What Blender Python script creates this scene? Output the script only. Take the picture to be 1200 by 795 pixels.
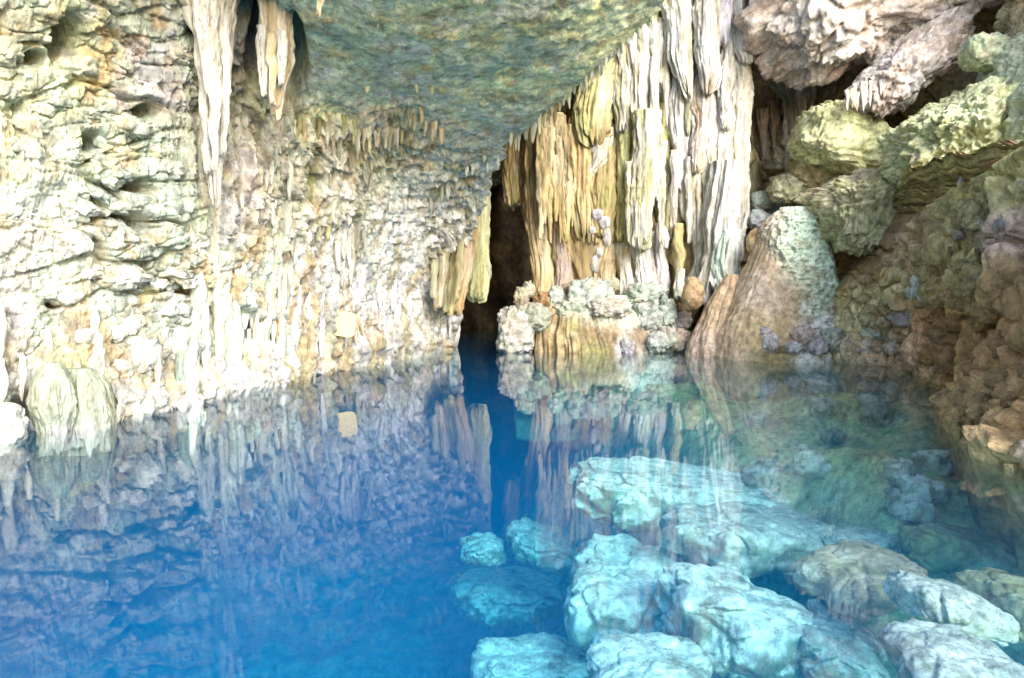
import bpy, math
import numpy as np

# ------------------------------------------------------------------ scene, camera, light
for o in list(bpy.data.objects):
    bpy.data.objects.remove(o)
S = bpy.context.scene
COL = S.collection
F, CX, CY, CAMZ = 850.0, 600.0, 397.5, 1.6
TH = math.radians(4.5)

cam_d = bpy.data.cameras.new('camera')
cam = bpy.data.objects.new('camera', cam_d); COL.objects.link(cam)
cam.location = (0, 0, CAMZ)
cam.rotation_euler = (math.pi/2 - TH, 0, 0)
cam_d.sensor_width = 36; cam_d.lens = 36*F/1200
cam_d.clip_start = 0.05; cam_d.clip_end = 500
S.camera = cam

SUN_EL = math.radians(30)
sdir = np.array([0.44, -0.90, 0.0]); sdir /= np.linalg.norm(sdir)
sdir = np.array([sdir[0]*math.cos(SUN_EL), sdir[1]*math.cos(SUN_EL), math.sin(SUN_EL)])   # towards the sun
W = bpy.data.worlds.new('World'); S.world = W; W.use_nodes = True
wn = W.node_tree; bg = wn.nodes['Background']
sky = wn.nodes.new('ShaderNodeTexSky'); sky.sky_type = 'NISHITA'; sky.sun_disc = False
sky.sun_elevation = SUN_EL
sky.sun_rotation = math.atan2(sdir[0], sdir[1])
wn.links.new(sky.outputs[0], bg.inputs[0]); bg.inputs[1].default_value = 0.15
sl = bpy.data.lights.new('sun', 'SUN'); sl.energy = 1.95; sl.angle = math.radians(34); sl.color = (1, .985, .96)
so = bpy.data.objects.new('sun', sl); COL.objects.link(so)
from mathutils import Vector, Matrix, Euler
so.rotation_euler = Vector(sdir).to_track_quat('Z', 'Y').to_euler()
S.view_settings.view_transform = 'Standard'; S.view_settings.look = 'None'
S.view_settings.exposure = 1.72; S.view_settings.gamma = 1
S.view_settings.use_white_balance = True; S.view_settings.white_balance_temperature = 6700; S.view_settings.white_balance_tint = 10
S.render.engine = 'CYCLES'
S.cycles.max_bounces = 8; S.cycles.diffuse_bounces = 5; S.cycles.glossy_bounces = 3
S.cycles.transparent_max_bounces = 8; S.cycles.volume_bounces = 1
S.cycles.use_denoising = True
S.cycles.caustics_reflective = False; S.cycles.caustics_refractive = False
S.cycles.sample_clamp_indirect = 6

# ------------------------------------------------------------------ geometry helpers
def P(px, py, Y):
    px, py, Y = np.broadcast_arrays(np.asarray(px, float), np.asarray(py, float), np.asarray(Y, float))
    a = (px-CX)/F; b = (CY-py)/F
    dy = math.cos(TH) + b*math.sin(TH); dz = -math.sin(TH) + b*math.cos(TH)
    t = Y/dy
    return np.stack([a*t, Y, CAMZ+dz*t], -1)
def Yz(py, z):
    b = (CY-py)/F
    dy = math.cos(TH) + b*math.sin(TH); dz = -math.sin(TH) + b*math.cos(TH)
    return (z-CAMZ)/dz*dy
def scale_at(Y): return Y/F          # metres per pixel

rng = np.random.default_rng(7)
T = rng.random((64, 64, 64)).astype(np.float32)
TJ = rng.random((32, 32, 32, 4)).astype(np.float32)
def vn(p):
    p = np.asarray(p, np.float32)
    i = np.floor(p).astype(np.int32); f = p - i; u = f*f*(3-2*f)
    i0 = i & 63; i1 = (i+1) & 63
    x0, y0, z0 = i0[..., 0], i0[..., 1], i0[..., 2]; x1, y1, z1 = i1[..., 0], i1[..., 1], i1[..., 2]
    ux, uy, uz = u[..., 0], u[..., 1], u[..., 2]
    a = T[x0, y0, z0]*(1-ux)+T[x1, y0, z0]*ux
    b = T[x0, y1, z0]*(1-ux)+T[x1, y1, z0]*ux
    c = T[x0, y0, z1]*(1-ux)+T[x1, y0, z1]*ux
    d = T[x0, y1, z1]*(1-ux)+T[x1, y1, z1]*ux
    return ((a*(1-uy)+b*uy)*(1-uz)+(c*(1-uy)+d*uy)*uz)*2-1
def fbm(p, octs=4, gain=.5, ridged=False):
    s = 0; a = 1; n = 0; q = np.asarray(p, np.float32)
    for k in range(octs):
        v = vn(q)
        if ridged: v = 1-2*np.abs(v)*1.6
        s = s+a*v; n += a; a *= gain; q = q*2.03+17.3
    return s/n
def worley(p):
    """F1, F2-F1 and a cell value"""
    p = np.asarray(p, np.float32); i = np.floor(p).astype(np.int32); f = p-i
    d1 = np.full(p.shape[:-1], 9., np.float32); d2 = d1.copy(); cid = np.zeros_like(d1)
    for a in (-1, 0, 1):
        for b in (-1, 0, 1):
            for c in (-1, 0, 1):
                j = TJ[(i[..., 0]+a) & 31, (i[..., 1]+b) & 31, (i[..., 2]+c) & 31]
                dx = f[..., 0]-a-j[..., 0]; dy = f[..., 1]-b-j[..., 1]; dz = f[..., 2]-c-j[..., 2]
                d = dx*dx+dy*dy+dz*dz
                m = d < d1
                d2 = np.where(m, d1, np.minimum(d2, d)); cid = np.where(m, j[..., 3], cid); d1 = np.where(m, d, d1)
    d1 = np.sqrt(d1); d2 = np.sqrt(d2)
    return d1, d2-d1, cid
def sst(x, a, b):
    t = np.clip((x-a)/(b-a), 0, 1); return t*t*(3-2*t)

def tps(points):
    pts = np.array(points, float); xy = pts[:, :2]/400; v = np.log(pts[:, 2]); n = len(v)
    def k(r): return np.where(r > 0, r*r*np.log(r+1e-12), 0)
    R = np.linalg.norm(xy[:, None]-xy[None], axis=-1)
    A = np.zeros((n+3, n+3)); A[:n, :n] = k(R)+np.eye(n)*1e-3
    A[:n, n] = 1; A[:n, n+1:] = xy; A[n, :n] = 1; A[n+1:, :n] = xy.T
    w = np.linalg.solve(A, np.r_[v, 0, 0, 0])
    def f(px, py):
        q = np.stack(np.broadcast_arrays(px, py), -1)/400
        out = np.full(q.shape[:-1], w[n])+q[..., 0]*w[n+1]+q[..., 1]*w[n+2]
        for m in range(n):
            out = out+w[m]*k(np.hypot(q[..., 0]-xy[m, 0], q[..., 1]-xy[m, 1]))
        return np.exp(out)
    return f

def tag(o, label=None, cat=None, group=None, kind=None):
    if label: o['label'] = label
    if cat: o['category'] = cat
    if group: o['group'] = group
    if kind: o['kind'] = kind
    return o
def empty(name, loc, label, cat, group=None):
    o = bpy.data.objects.new(name, None); COL.objects.link(o); o.location = loc; o.empty_display_size = .2
    return tag(o, label, cat, group)
def mesh_obj(name, V, Q, C, mat, parent=None):
    V = np.asarray(V, np.float32).reshape(-1, 3); Q = np.asarray(Q, np.int32)
    if parent is not None:
        V = V-np.array(parent.location, np.float32); org = None
    else:
        org = np.array([V[:, 0].mean(), V[:, 1].mean(), V[:, 2].min()], np.float32); V = V-org
    me = bpy.data.meshes.new(name)
    me.vertices.add(len(V)); me.vertices.foreach_set('co', V.ravel())
    k = Q.shape[1]
    me.loops.add(Q.size); me.loops.foreach_set('vertex_index', Q.ravel())
    me.polygons.add(len(Q)); me.polygons.foreach_set('loop_start', np.arange(len(Q), dtype=np.int32)*k)
    me.polygons.foreach_set('loop_total', np.full(len(Q), k, np.int32))
    me.polygons.foreach_set('use_smooth', np.ones(len(Q), bool))
    me.update(calc_edges=True)
    if C is not None:
        C = np.asarray(C, np.float32).reshape(-1, 3)
        at = me.color_attributes.new('tint', 'FLOAT_COLOR', 'POINT')
        at.data.foreach_set('color', np.c_[np.clip(C, 0, 1), np.ones(len(C))].astype(np.float32).ravel())
    me.materials.append(mat)
    o = bpy.data.objects.new(name, me); COL.objects.link(o)
    if parent is not None: o.parent = parent
    else: o.location = org
    return o
def grid_quads(nv, nu, wrap=False):
    i = np.arange(nv-1)[:, None]*nu; j = np.arange(nu if wrap else nu-1)[None]
    a = i+j; b = i+(j+1) % nu
    return np.stack([a, b, b+nu, a+nu], -1).reshape(-1, 4)
def grid_obj(name, V, C, mat, flip=False, **kw):
    Q = grid_quads(V.shape[0], V.shape[1])
    if flip: Q = Q[:, ::-1]
    return mesh_obj(name, V, Q, C, mat, **kw)
def normals(V, wrap=False):
    if wrap:
        du = np.roll(V, -1, 1)-np.roll(V, 1, 1)
    else: du = np.gradient(V, axis=1)
    dv = np.gradient(V, axis=0)
    n = np.cross(dv, du)
    return n/np.maximum(np.linalg.norm(n, axis=-1, keepdims=True), 1e-9)

# ------------------------------------------------------------------ palette (base colours)
white = np.array((.80, .78, .72)); cream = np.array((.70, .63, .48)); ygreen = np.array((.52, .53, .27))
mint = np.array((.50, .61, .48)); green = np.array((.15, .23, .15)); olive = np.array((.33, .30, .12))
tan = np.array((.50, .36, .18)); brown = np.array((.24, .14, .065)); lilac = np.array((.55, .50, .58))
pink = np.array((.72, .53, .42)); rust = np.array((.42, .19, .06)); grey = np.array((.42, .41, .36)); dgreen = np.array((.10, .16, .10))
def mixc(a, b, t):
    a = np.asarray(a, float); b = np.asarray(b, float)
    return a+(b-a)*np.asarray(t)[..., None]

# ------------------------------------------------------------------ materials
def rock_material(name, acc1, acc2, a1=.5, a2=.45, streak=0., bump=.5, rough=.75, fine=18., spec=.3):
    m = bpy.data.materials.new(name); m.use_nodes = True; nt = m.node_tree; N = nt.nodes; L = nt.links
    b = N['Principled BSDF']; b.inputs['Roughness'].default_value = rough; b.inputs['Specular IOR Level'].default_value = spec
    at = N.new('ShaderNodeAttribute'); at.attribute_name = 'tint'
    geo = N.new('ShaderNodeNewGeometry')
    def noise(scale, det, stretch=1., off=0., rgh=.6):
        mp = N.new('ShaderNodeMapping'); mp.inputs['Scale'].default_value = (1, 1, stretch); mp.inputs['Location'].default_value = (off, off*.7, off*1.3)
        n = N.new('ShaderNodeTexNoise'); n.inputs['Scale'].default_value = scale; n.inputs['Detail'].default_value = det
        n.inputs['Roughness'].default_value = rgh
        L.new(geo.outputs['Position'], mp.inputs['Vector']); L.new(mp.outputs[0], n.inputs['Vector']); return n.outputs['Fac']
    def ramp(src, lo, hi, v0=0., v1=1.):
        r = N.new('ShaderNodeMapRange'); r.inputs['From Min'].default_value = lo; r.inputs['From Max'].default_value = hi
        r.inputs['To Min'].default_value = v0; r.inputs['To Max'].default_value = v1
        L.new(src, r.inputs['Value']); return r.outputs['Result']
    def mix(fac, a, bcol, mode='MIX'):
        x = N.new('ShaderNodeMix'); x.data_type = 'RGBA'; x.blend_type = mode
        if isinstance(fac, float): x.inputs[0].default_value = fac
        else: L.new(fac, x.inputs[0])
        for v, s in ((a, x.inputs[6]), (bcol, x.inputs[7])):
            if isinstance(v, (tuple, list, np.ndarray)): s.default_value = (float(v[0]), float(v[1]), float(v[2]), 1)
            else: L.new(v, s)
        return x.outputs[2]
    st = 1-.85*streak
    c = at.outputs['Color']
    c = mix(ramp(noise(1.7, 9, st, 3), .52, .66, 0, a1), c, acc1)
    c = mix(ramp(noise(2.6, 9, st, 11), .53, .64, 0, a2), c, acc2)
    v = ramp(noise(7., 10, st, 23, .7), .32, .68, .42, 1.5)
    vv = N.new('ShaderNodeCombineColor')
    for k in range(3): L.new(v, vv.inputs[k])
    c = mix(1., c, vv.outputs[0], 'MULTIPLY')
    # thin dark mineral veins
    vo = N.new('ShaderNodeTexNoise'); vo.inputs['Scale'].default_value = 3.2; vo.inputs['Detail'].default_value = 7; vo.inputs['Roughness'].default_value = .62
    mp = N.new('ShaderNodeMapping'); mp.inputs['Scale'].default_value = (1, 1, st); mp.inputs['Location'].default_value = (5, 1, 8)
    L.new(geo.outputs['Position'], mp.inputs['Vector']); L.new(mp.outputs[0], vo.inputs['Vector'])
    ab = N.new('ShaderNodeMath'); ab.operation = 'ABSOLUTE'
    sb = N.new('ShaderNodeMath'); sb.operation = 'SUBTRACT'; sb.inputs[1].default_value = .5
    L.new(vo.outputs['Fac'], sb.inputs[0]); L.new(sb.outputs[0], ab.inputs[0])
    c = mix(ramp(ab.outputs[0], 0, .011, .75, 0), c, (.16, .11, .06))
    L.new(c, b.inputs['Base Color'])
    bp = N.new('ShaderNodeBump'); bp.inputs['Strength'].default_value = bump; bp.inputs['Distance'].default_value = .05
    L.new(noise(fine, 8, 1-.75*streak, 2, .7), bp.inputs['Height'])
    L.new(bp.outputs[0], b.inputs['Normal'])
    return m
M_wall = rock_material('limestone_wall', (.50, .62, .48), (.50, .36, .16), .5, .45, .4, .7)
M_ceil = rock_material('algae_ceiling', (.56, .62, .44), (.20, .15, .07), .5, .5, 0, .9)
M_flow = rock_material('flowstone', (.70, .66, .52), (.30, .21, .08), .45, .6, 1., .8, .55)
M_white = rock_material('white_flowstone', (.80, .78, .74), (.50, .44, .26), .5, .55, 1., .8, .5)
M_right = rock_material('mossy_limestone', (.42, .46, .20), (.48, .34, .24), .5, .5, 0, .9)
M_bank = rock_material('brown_rock', (.42, .28, .10), (.16, .08, .035), .5, .5, .35, .8, .6)
M_mound = rock_material('smooth_flowstone', (.40, .28, .16), (.60, .50, .36), .4, .4, 0, .5, .5)
M_sub = rock_material('submerged_limestone', (.66, .68, .60), (.16, .17, .09), .5, .7, 0, .55)
M_lump = rock_material('crusted_lump', (.50, .58, .44), (.42, .28, .14), .5, .5, 0, 1.)
M_pink = rock_material('popcorn_calcite', (.80, .68, .60), (.42, .24, .13), .5, .5, 0, 1.)

# ------------------------------------------------------------------ masses with a lumpy surface
def blob(name, c, r, rot=(0, 0, 0), n=26, e=.75, amp=.14, fr=1.6, cols=(cream, white), top=None, mat=None, parent=None, seed=0, facet=.12, fine=.03, strk=0.):
    nu, nv = n*2, n
    th = np.linspace(0, 2*np.pi, nu, endpoint=False)[None]; ph = np.linspace(-np.pi/2+.03, np.pi/2-.03, nv)[:, None]
    sg = lambda a, k: np.sign(a)*np.abs(a)**k
    D = np.stack([sg(np.cos(ph), e)*sg(np.cos(th), e), sg(np.cos(ph), e)*sg(np.sin(th), e), sg(np.sin(ph), e)*np.ones_like(th)], -1)
    r = np.array(r, float); rm = r.mean()
    R = np.array(Euler(rot).to_matrix())
    base = D*r
    q = base/rm*fr+seed*7.31
    w = base@R.T
    f1, f21, cid = worley(q*.9)
    k = 1+amp*fbm(q, 4)+facet*(cid-.5)*sst(f21, 0, .25)-facet*.6*(1-sst(f21, 0, .18))+fine*fbm(q*6, 4)
    V = w*k[..., None]+np.array(c)
    nr = normals(V, True); nr = -nr if (nr*w).sum() < 0 else nr
    t = fbm(V*2.2*max(.6, .6/rm)*np.array((1, 1, 1-.85*strk))+seed, 4)*.9+.5
    C = mixc(cols[0], cols[1], np.clip(t, 0, 1))
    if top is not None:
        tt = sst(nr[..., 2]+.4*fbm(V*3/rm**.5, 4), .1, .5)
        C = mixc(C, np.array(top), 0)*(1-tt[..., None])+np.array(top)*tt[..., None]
    lo = V[:1].mean(1, keepdims=True); hi = V[-1:].mean(1, keepdims=True)
    Vf = np.concatenate([V.reshape(-1, 3), lo.reshape(1, 3), hi.reshape(1, 3)]); Cf = np.concatenate([C.reshape(-1, 3), C[0, :1], C[-1, :1]])
    Q = grid_quads(nv, nu, True)
    a = np.arange(nu); b = (a+1) % nu; L0 = nu*nv
    capb = np.stack([b, a, np.full(nu, L0), np.full(nu, L0)], 1); capt = np.stack([a+nu*(nv-1), b+nu*(nv-1), np.full(nu, L0+1), np.full(nu, L0+1)], 1)
    Q = fix(Q, np.concatenate([capb, capt]))
    return mesh_obj(name, Vf, Q, Cf, mat or M_wall, parent)
def fix(Q, caps):
    # triangles only, so that caps can close to one point
    q = np.concatenate([Q[:, [0, 1, 2]], Q[:, [0, 2, 3]]]); return np.concatenate([q, caps[:, :3]])

def drip(name, rows, Y, ratio=.8, nu=None, nv=None, flute=.14, ff=3.2, lump=.12, lf=1.4, cols=(cream, ygreen), col2=None, mat=None, parent=None, seed=0, twist=0., cut=.25, zf=.12, tip=False, paint=None, crust=None, wave=.35):
    """flowstone drapery or stalactite: rows of (py, left px, right px) down a body whose centre stands Y away"""
    rows = sorted(rows); py = np.array([a[0] for a in rows], float)
    wpx = max(r[2]-r[1] for r in rows); hpx = py[-1]-py[0]
    nu = nu or int(np.clip(wpx*2.4, 20, 170)); nv = nv or int(np.clip(hpx/1.6, 12, 230))
    s = np.linspace(0, 1, nv); yy = py[0]+s*hpx
    def sm(v):
        return np.interp(yy, py, v)
    Lx = sm([a[1] for a in rows]); Rx = sm([a[2] for a in rows])
    ker = np.ones(max(3, nv//14)); ker /= ker.sum(); pad = len(ker)
    def blur(v): return np.convolve(np.pad(v, pad, mode='edge'), ker, 'same')[pad:-pad]
    Lx, Rx = blur(Lx), blur(Rx)
    ctr = P((Lx+Rx)/2, yy, Y); hw = (Rx-Lx)/2*Y/F
    th = np.linspace(0, 2*np.pi, nu, endpoint=False)
    ends = np.ones(nv)
    if not tip:
        ends = np.sqrt(np.clip(1-(np.clip(s-(1-cut*wpx/max(hpx, 1)*.5), 0, 1)/(cut*wpx/max(hpx, 1)*.5+1e-6))**2*.92, .05, 1))
    rad = hw*ends
    zz = (ctr[:, 2]-ctr[-1, 2])/np.maximum(hw.max(), .02)
    ctr[:, 0] += hw*wave*vn(np.stack([zz*.35+seed*3.1, zz*0+seed, zz*0], -1)); rad = rad*(1+wave*.5*vn(np.stack([zz*.5+seed*1.7, zz*0+seed+9, zz*0], -1)))
    D = np.stack([np.cos(th), np.sin(th)*ratio, np.zeros(nu)], -1)
    base = ctr[:, None]+rad[:, None, None]*D[None]
    sc = 1/np.maximum(hw.max(), .05)
    unit = np.broadcast_to(D[None], base.shape).copy(); unit[..., 2] = ((ctr[:, 2]-ctr[-1, 2])*sc)[:, None]
    q = unit+seed*3.77
    fl = fbm(q*np.array((ff, ff, zf*ff)), 4, .6, ridged=True)
    fl2 = fbm(q*np.array((ff*3.1, ff*3.1, zf*ff*1.2))+5, 3, .6, ridged=True)
    lu = fbm(q*np.array((lf, lf, lf*.6))+9, 4)
    k = 1+flute*fl+flute*.75*fl2+lump*lu+.035*fbm(q*np.array((9, 9, 6)), 3)
    V = ctr[:, None]+rad[:, None, None]*D[None]*k[..., None]
    # broken, fringed lower end
    fr = vn(np.stack([unit[..., 0]*ff*1.6+seed, unit[..., 1]*ff*1.6, np.zeros_like(fl)], -1))
    V[..., 2] += (sst(s, .86, 1)[:, None]*fr*hw.max()*.7)
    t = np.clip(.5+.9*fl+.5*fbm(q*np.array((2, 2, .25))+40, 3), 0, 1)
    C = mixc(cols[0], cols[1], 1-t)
    if col2 is not None:
        t2 = sst(fbm(q*np.array((1.4, 1.4, .3))+70, 4), -.05, .35); C = mixc(C, np.zeros(3), 0)*(1-t2[..., None])+np.array(col2)*t2[..., None]
    if paint is not None:      # mineral zones laid over the body
        qx, qy = to_px(V); w1 = fbm(V*1.6+seed, 4)*22; w2 = fbm(V*1.6+seed+33, 4)*22
        C = region(qx+w1, qy+w2, paint)*(1.15+.10*fl+.30*fbm(V*3.1+seed, 5, .6))[..., None]
        if crust is not None:
            cm = np.clip(sum(g2(qx+w1, qy+w2, *g) for g in crust), 0, 1)
            nd = unit*np.array((1, 1, 0)); h = .16*fbm(V*2.6, 4, .6)+.10*fbm(V*8, 3, .6, ridged=True)
            V = V+nd*(cm*h)[..., None]
    V = V[::-1]; C = C[::-1]
    lo = V[:1].mean(1).reshape(1, 3); hi = V[-1:].mean(1).reshape(1, 3)
    Vf = np.concatenate([V.reshape(-1, 3), lo, hi]); Cf = np.concatenate([C.reshape(-1, 3), C[0, :1], C[-1, :1]])
    a = np.arange(nu); b = (a+1) % nu; L0 = nu*nv
    caps = np.concatenate([np.stack([b, a, np.full(nu, L0)], 1), np.stack([a+nu*(nv-1), b+nu*(nv-1), np.full(nu, L0+1)], 1)])
    return mesh_obj(name, Vf, fix(grid_quads(nv, nu, True), caps), Cf, mat or M_flow, parent)

def to_px(V):
    x, y, z = V[..., 0], V[..., 1], V[..., 2]-CAMZ
    d = y*math.cos(TH)-z*math.sin(TH); u = y*math.sin(TH)+z*math.cos(TH)
    return CX+F*x/d, CY-F*u/d
def blob_px(name, px, py, Y, wpx, hpx, dep=.8, **kw):
    c = P(px, py, Y); s = Y/F
    return blob(name, c, (wpx/2*s, wpx/2*s*dep, hpx/2*s), **kw)

def region(px, py, pts, pw=2.2):
    """blend of colour patches laid over a rock face: (px, py, size, colour)"""
    num = 0; den = 1e-9
    for x, y, s, c in pts:
        sx, sy = (s if isinstance(s, tuple) else (s, s))
        w = np.exp(-(((px-x)/sx)**2+((py-y)/sy)**2))+1e-6/(1+((px-x)/sx)**2+((py-y)/sy)**2)
        num = num+w[..., None]*np.array(c); den = den+w
    return num/den[..., None]
def g2(px, py, x, y, rx, ry, rot=0.):
    c, s = math.cos(math.radians(rot)), math.sin(math.radians(rot))
    u = ((px-x)*c+(py-y)*s)/rx; v = (-(px-x)*s+(py-y)*c)/ry
    return np.exp(-(u*u+v*v))

# ------------------------------------------------------------------ left wall and overhanging ceiling
wl = [(-1100, 783), (-700, 660), (-300, 588), (-100, 540), (0, 512), (100, 500), (200, 482), (340, 447), (420, 431), (480, 418), (530, 406)]
ptsA = [(x, y, Yz(y, 0)) for x, y in wl]
ptsA += [(-1100, 300, 3.0), (-1100, -400, 2.6), (-600, 250, 4.6), (-600, -100, 4.4), (-600, -600, 3.0), (-250, 250, 6.3), (-250, -250, 5.4),
         (0, 380, 7.8), (0, 250, 7.7), (0, 100, 7.7), (0, 0, 7.5), (0, -300, 6.2), (0, -650, 4.0), (100, 250, 8.4), (100, 50, 8.3),
         (200, 380, 9.3), (200, 250, 9.3), (200, 120, 9.2), (200, 0, 8.8), (200, -250, 6.9), (200, -600, 4.2),
         (340, 300, 11.4), (340, 170, 10.8), (340, 90, 10.2), (340, 0, 8.6), (340, -200, 6.6),
         (450, 300, 13.6), (450, 200, 12.4), (450, 130, 11.2), (450, 60, 9.4), (450, 0, 8.3), (450, -200, 6.4),
         (540, 300, 16.0), (540, 220, 14.0), (560, 150, 12.0), (600, 165, 12.4), (600, 60, 9.8), (600, 0, 8.7), (600, -250, 6.2), (600, -650, 3.8),
         (690, 85, 10.6), (700, 0, 9.2), (760, 20, 9.9), (800, -30, 9.3), (800, -300, 6.4), (950, -250, 7.4), (900, -600, 4.2)]
fA = tps(ptsA)
wlx = np.array([a for a, b in wl], float); wly = np.array([b for a, b in wl], float)
edge_y = np.array([-650, -400, -300, -150, -20, 20, 95, 165, 205, 250, 300, 350, 405, 450, 1400.])
edge_x = np.array([1100, 1020, 980, 900, 803, 762, 682, 603, 578, 566, 553, 545, 533, 530, 520.])
rowsA = np.concatenate([np.linspace(-300, -20, 120, endpoint=False), np.linspace(-20, 525, 360, endpoint=False), np.linspace(525, 1300, 70)])
nuA = 620
uA = np.concatenate([np.linspace(-1100, 0, 110, endpoint=False), np.linspace(0, 1, nuA)*1.0])
pyA = np.repeat(rowsA[:, None], len(uA), 1)
_r = np.stack([rowsA/19., rowsA*0+3, rowsA*0], -1)
ex = (np.interp(rowsA, edge_y, edge_x)+(6*vn(_r)+4*vn(_r*3.1)+2.5*vn(_r*8))*sst(rowsA, 330, 250)-1)[:, None]
pxA = np.where(uA[None] < 0, uA[None], 0) + np.where((np.arange(len(uA)) >= 110)[None], uA[None]*ex, 0)
def YA0(px, py):
    yw = np.interp(px, wlx, wly)
    Y = fA(px, np.minimum(py, yw))
    return Y*(1+np.clip(py-yw, 0, None)*.0060)
def dispA(px, py, V, Y):
    """relief of the wall in metres, outwards positive"""
    w1 = fbm(V*.9, 3); wx = px+w1*28; wy = py+fbm(V*.9+30, 3)*28
    ceil = sst(wy, 155, 95)*sst(wx, 325, 380)
    ceil = np.maximum(ceil, sst(wy-((ex_at(py))*0), -60, -200))
    diag = sst((wx-430)*.75+(190-wy), 40, 120)*sst(wx, 400, 480)
    smooth = np.clip(np.maximum(ceil, .75*diag), 0, 1)
    drp = np.clip(g2(wx, wy, 260, 150, 70, 110)+g2(wx, wy, 330, 230, 90, 90)+g2(wx, wy, 340, 380, 80, 60)+g2(wx, wy, 545, 310, 45, 90)+.6*g2(wx, wy, 430, 170, 90, 35)+.8*g2(wx, wy, 470, 400, 90, 25)+.5*g2(wx, wy, 50, 180, 70, 60), 0, 1)
    led = np.clip(g2(wx, wy, 155, 200, 75, 150)+.6*g2(wx, wy, 40, 60, 90, 70)+.5*g2(wx, wy, 200, 300, 60, 60), 0, 1)
    pop = np.clip(g2(wx, wy, 470, 260, 130, 110)+.6*g2(wx, wy, 40, 300, 90, 100), 0, 1)
    d = .30*fbm(V*.55, 4)*(1-.55*smooth)+.10*fbm(V*1.7+3, 4)*(1-.4*smooth)
    # blocks with open joints
    q = V@np.array(Euler((.35, .25, 0)).to_matrix())*np.array((1.0, 1.0, 2.2))+fbm(V*1.4, 3)[..., None]*.35
    f1, f21, cid = worley(q*.95)
    blk = (cid-.5)*.34*sst(f21, 0, .1)-.30*(1-sst(f21, 0, .10))
    d += blk*(.16+.62*led)*(1-smooth)*(1-.85*drp)
    f1, f21, cid = worley(q*2.6+7)
    d += ((cid-.5)*.12-.10*(1-sst(f21, 0, .12)))*(.28+.6*led)*(1-.85*smooth)*(1-.8*drp)
    # drip flutes
    fl = fbm(V*np.array((4.2, 4.2, .55)), 4, .62, ridged=True)
    fl2 = fbm(V*np.array((11, 11, 1.5))+9, 3, .6, ridged=True)
    d += (fl*.24+fl2*.11)*(.14+.95*drp)*(1-smooth)
    tip = fbm(V*np.array((6, 6, 1.8))+50, 3)
    d += .10*sst(tip, .05, .25)*drp*(1-smooth)
    # crusts of coral-like calcite
    pc = fbm(V*7.5, 4, .65, ridged=True)
    d += pc*.042*(.5+pop)*(1-.5*smooth)*(1-.6*drp)+.034*fbm(V*14, 4, .65)*(1-.6*smooth)*(1-.5*drp)
    d += smooth*(.022*fbm(V*np.array((5, 5, 3)), 4, .6)+.02*sst(fbm(V*5+20, 3), .2, .45))
    # low ribs at the water line, undercut foot
    yw = np.interp(px, wlx, wly)
    foot = np.exp(-((py-yw+12)/22.)**2)
    d += foot*(.10+.06*fbm(V*np.array((7, 7, .6)), 3, .6, ridged=True))
    # deep holes
    for x, y, rx, ry, rot, dep in ((86, 46, 13, 22, 10, 1.6), (52, 72, 10, 8, 0, .7), (288, 24, 26, 16, 20, .8), (300, 62, 10, 34, 12, 1.3), (342, 70, 12, 42, 0, .9),
                                   (180, 132, 12, 8, 0, .9), (166, 222, 16, 6, 10, .8), (158, 262, 18, 9, 25, 1.0), (118, 168, 12, 9, 0, .7), (206, 333, 30, 5, 12, .9),
                                   (30, 480, 14, 22, 20, 1.2), (205, 450, 6, 24, 0, .9), (64, 355, 9, 4, 0, .5), (477, 311, 6, 4, 0, .5), (2, 375, 7, 9, 0, .6),
                                   (276, 371, 9, 9, 0, .7), (325, 398, 8, 22, 0, .6), (300, 385, 22, 12, 0, .4), (120, 290, 7, 40, 0, .35), (385, 420, 5, 12, 0, .5), (440, 418, 5, 9, 0, .4),
                                   (228, 40, 8, 8, 0, .7), (270, 80, 7, 6, 0, .4), (365, 216, 6, 20, 0, .3)):
        d -= 1.7*dep*g2(px+w1*6, py+w1*5, x, y, rx, ry, rot)**1.5
    return d
def ex_at(py): return np.interp(py, edge_y, edge_x)
def surfA(px, py):
    Y = YA0(px, py); return P(px, py, Y), Y
VA, YA = surfA(pxA, pyA)
nA = normals(VA); tocam = np.array((0, 0, CAMZ))-VA
nA = np.where((nA*tocam).sum(-1, keepdims=True) < 0, -nA, nA)
dA = dispA(pxA, pyA, VA, YA)
edgew = 1-sst(uA, .97, 1.0)*.6
dA = dA*np.where(uA < 0, 1, edgew)[None]
VA2 = VA+nA*dA[..., None]
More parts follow.
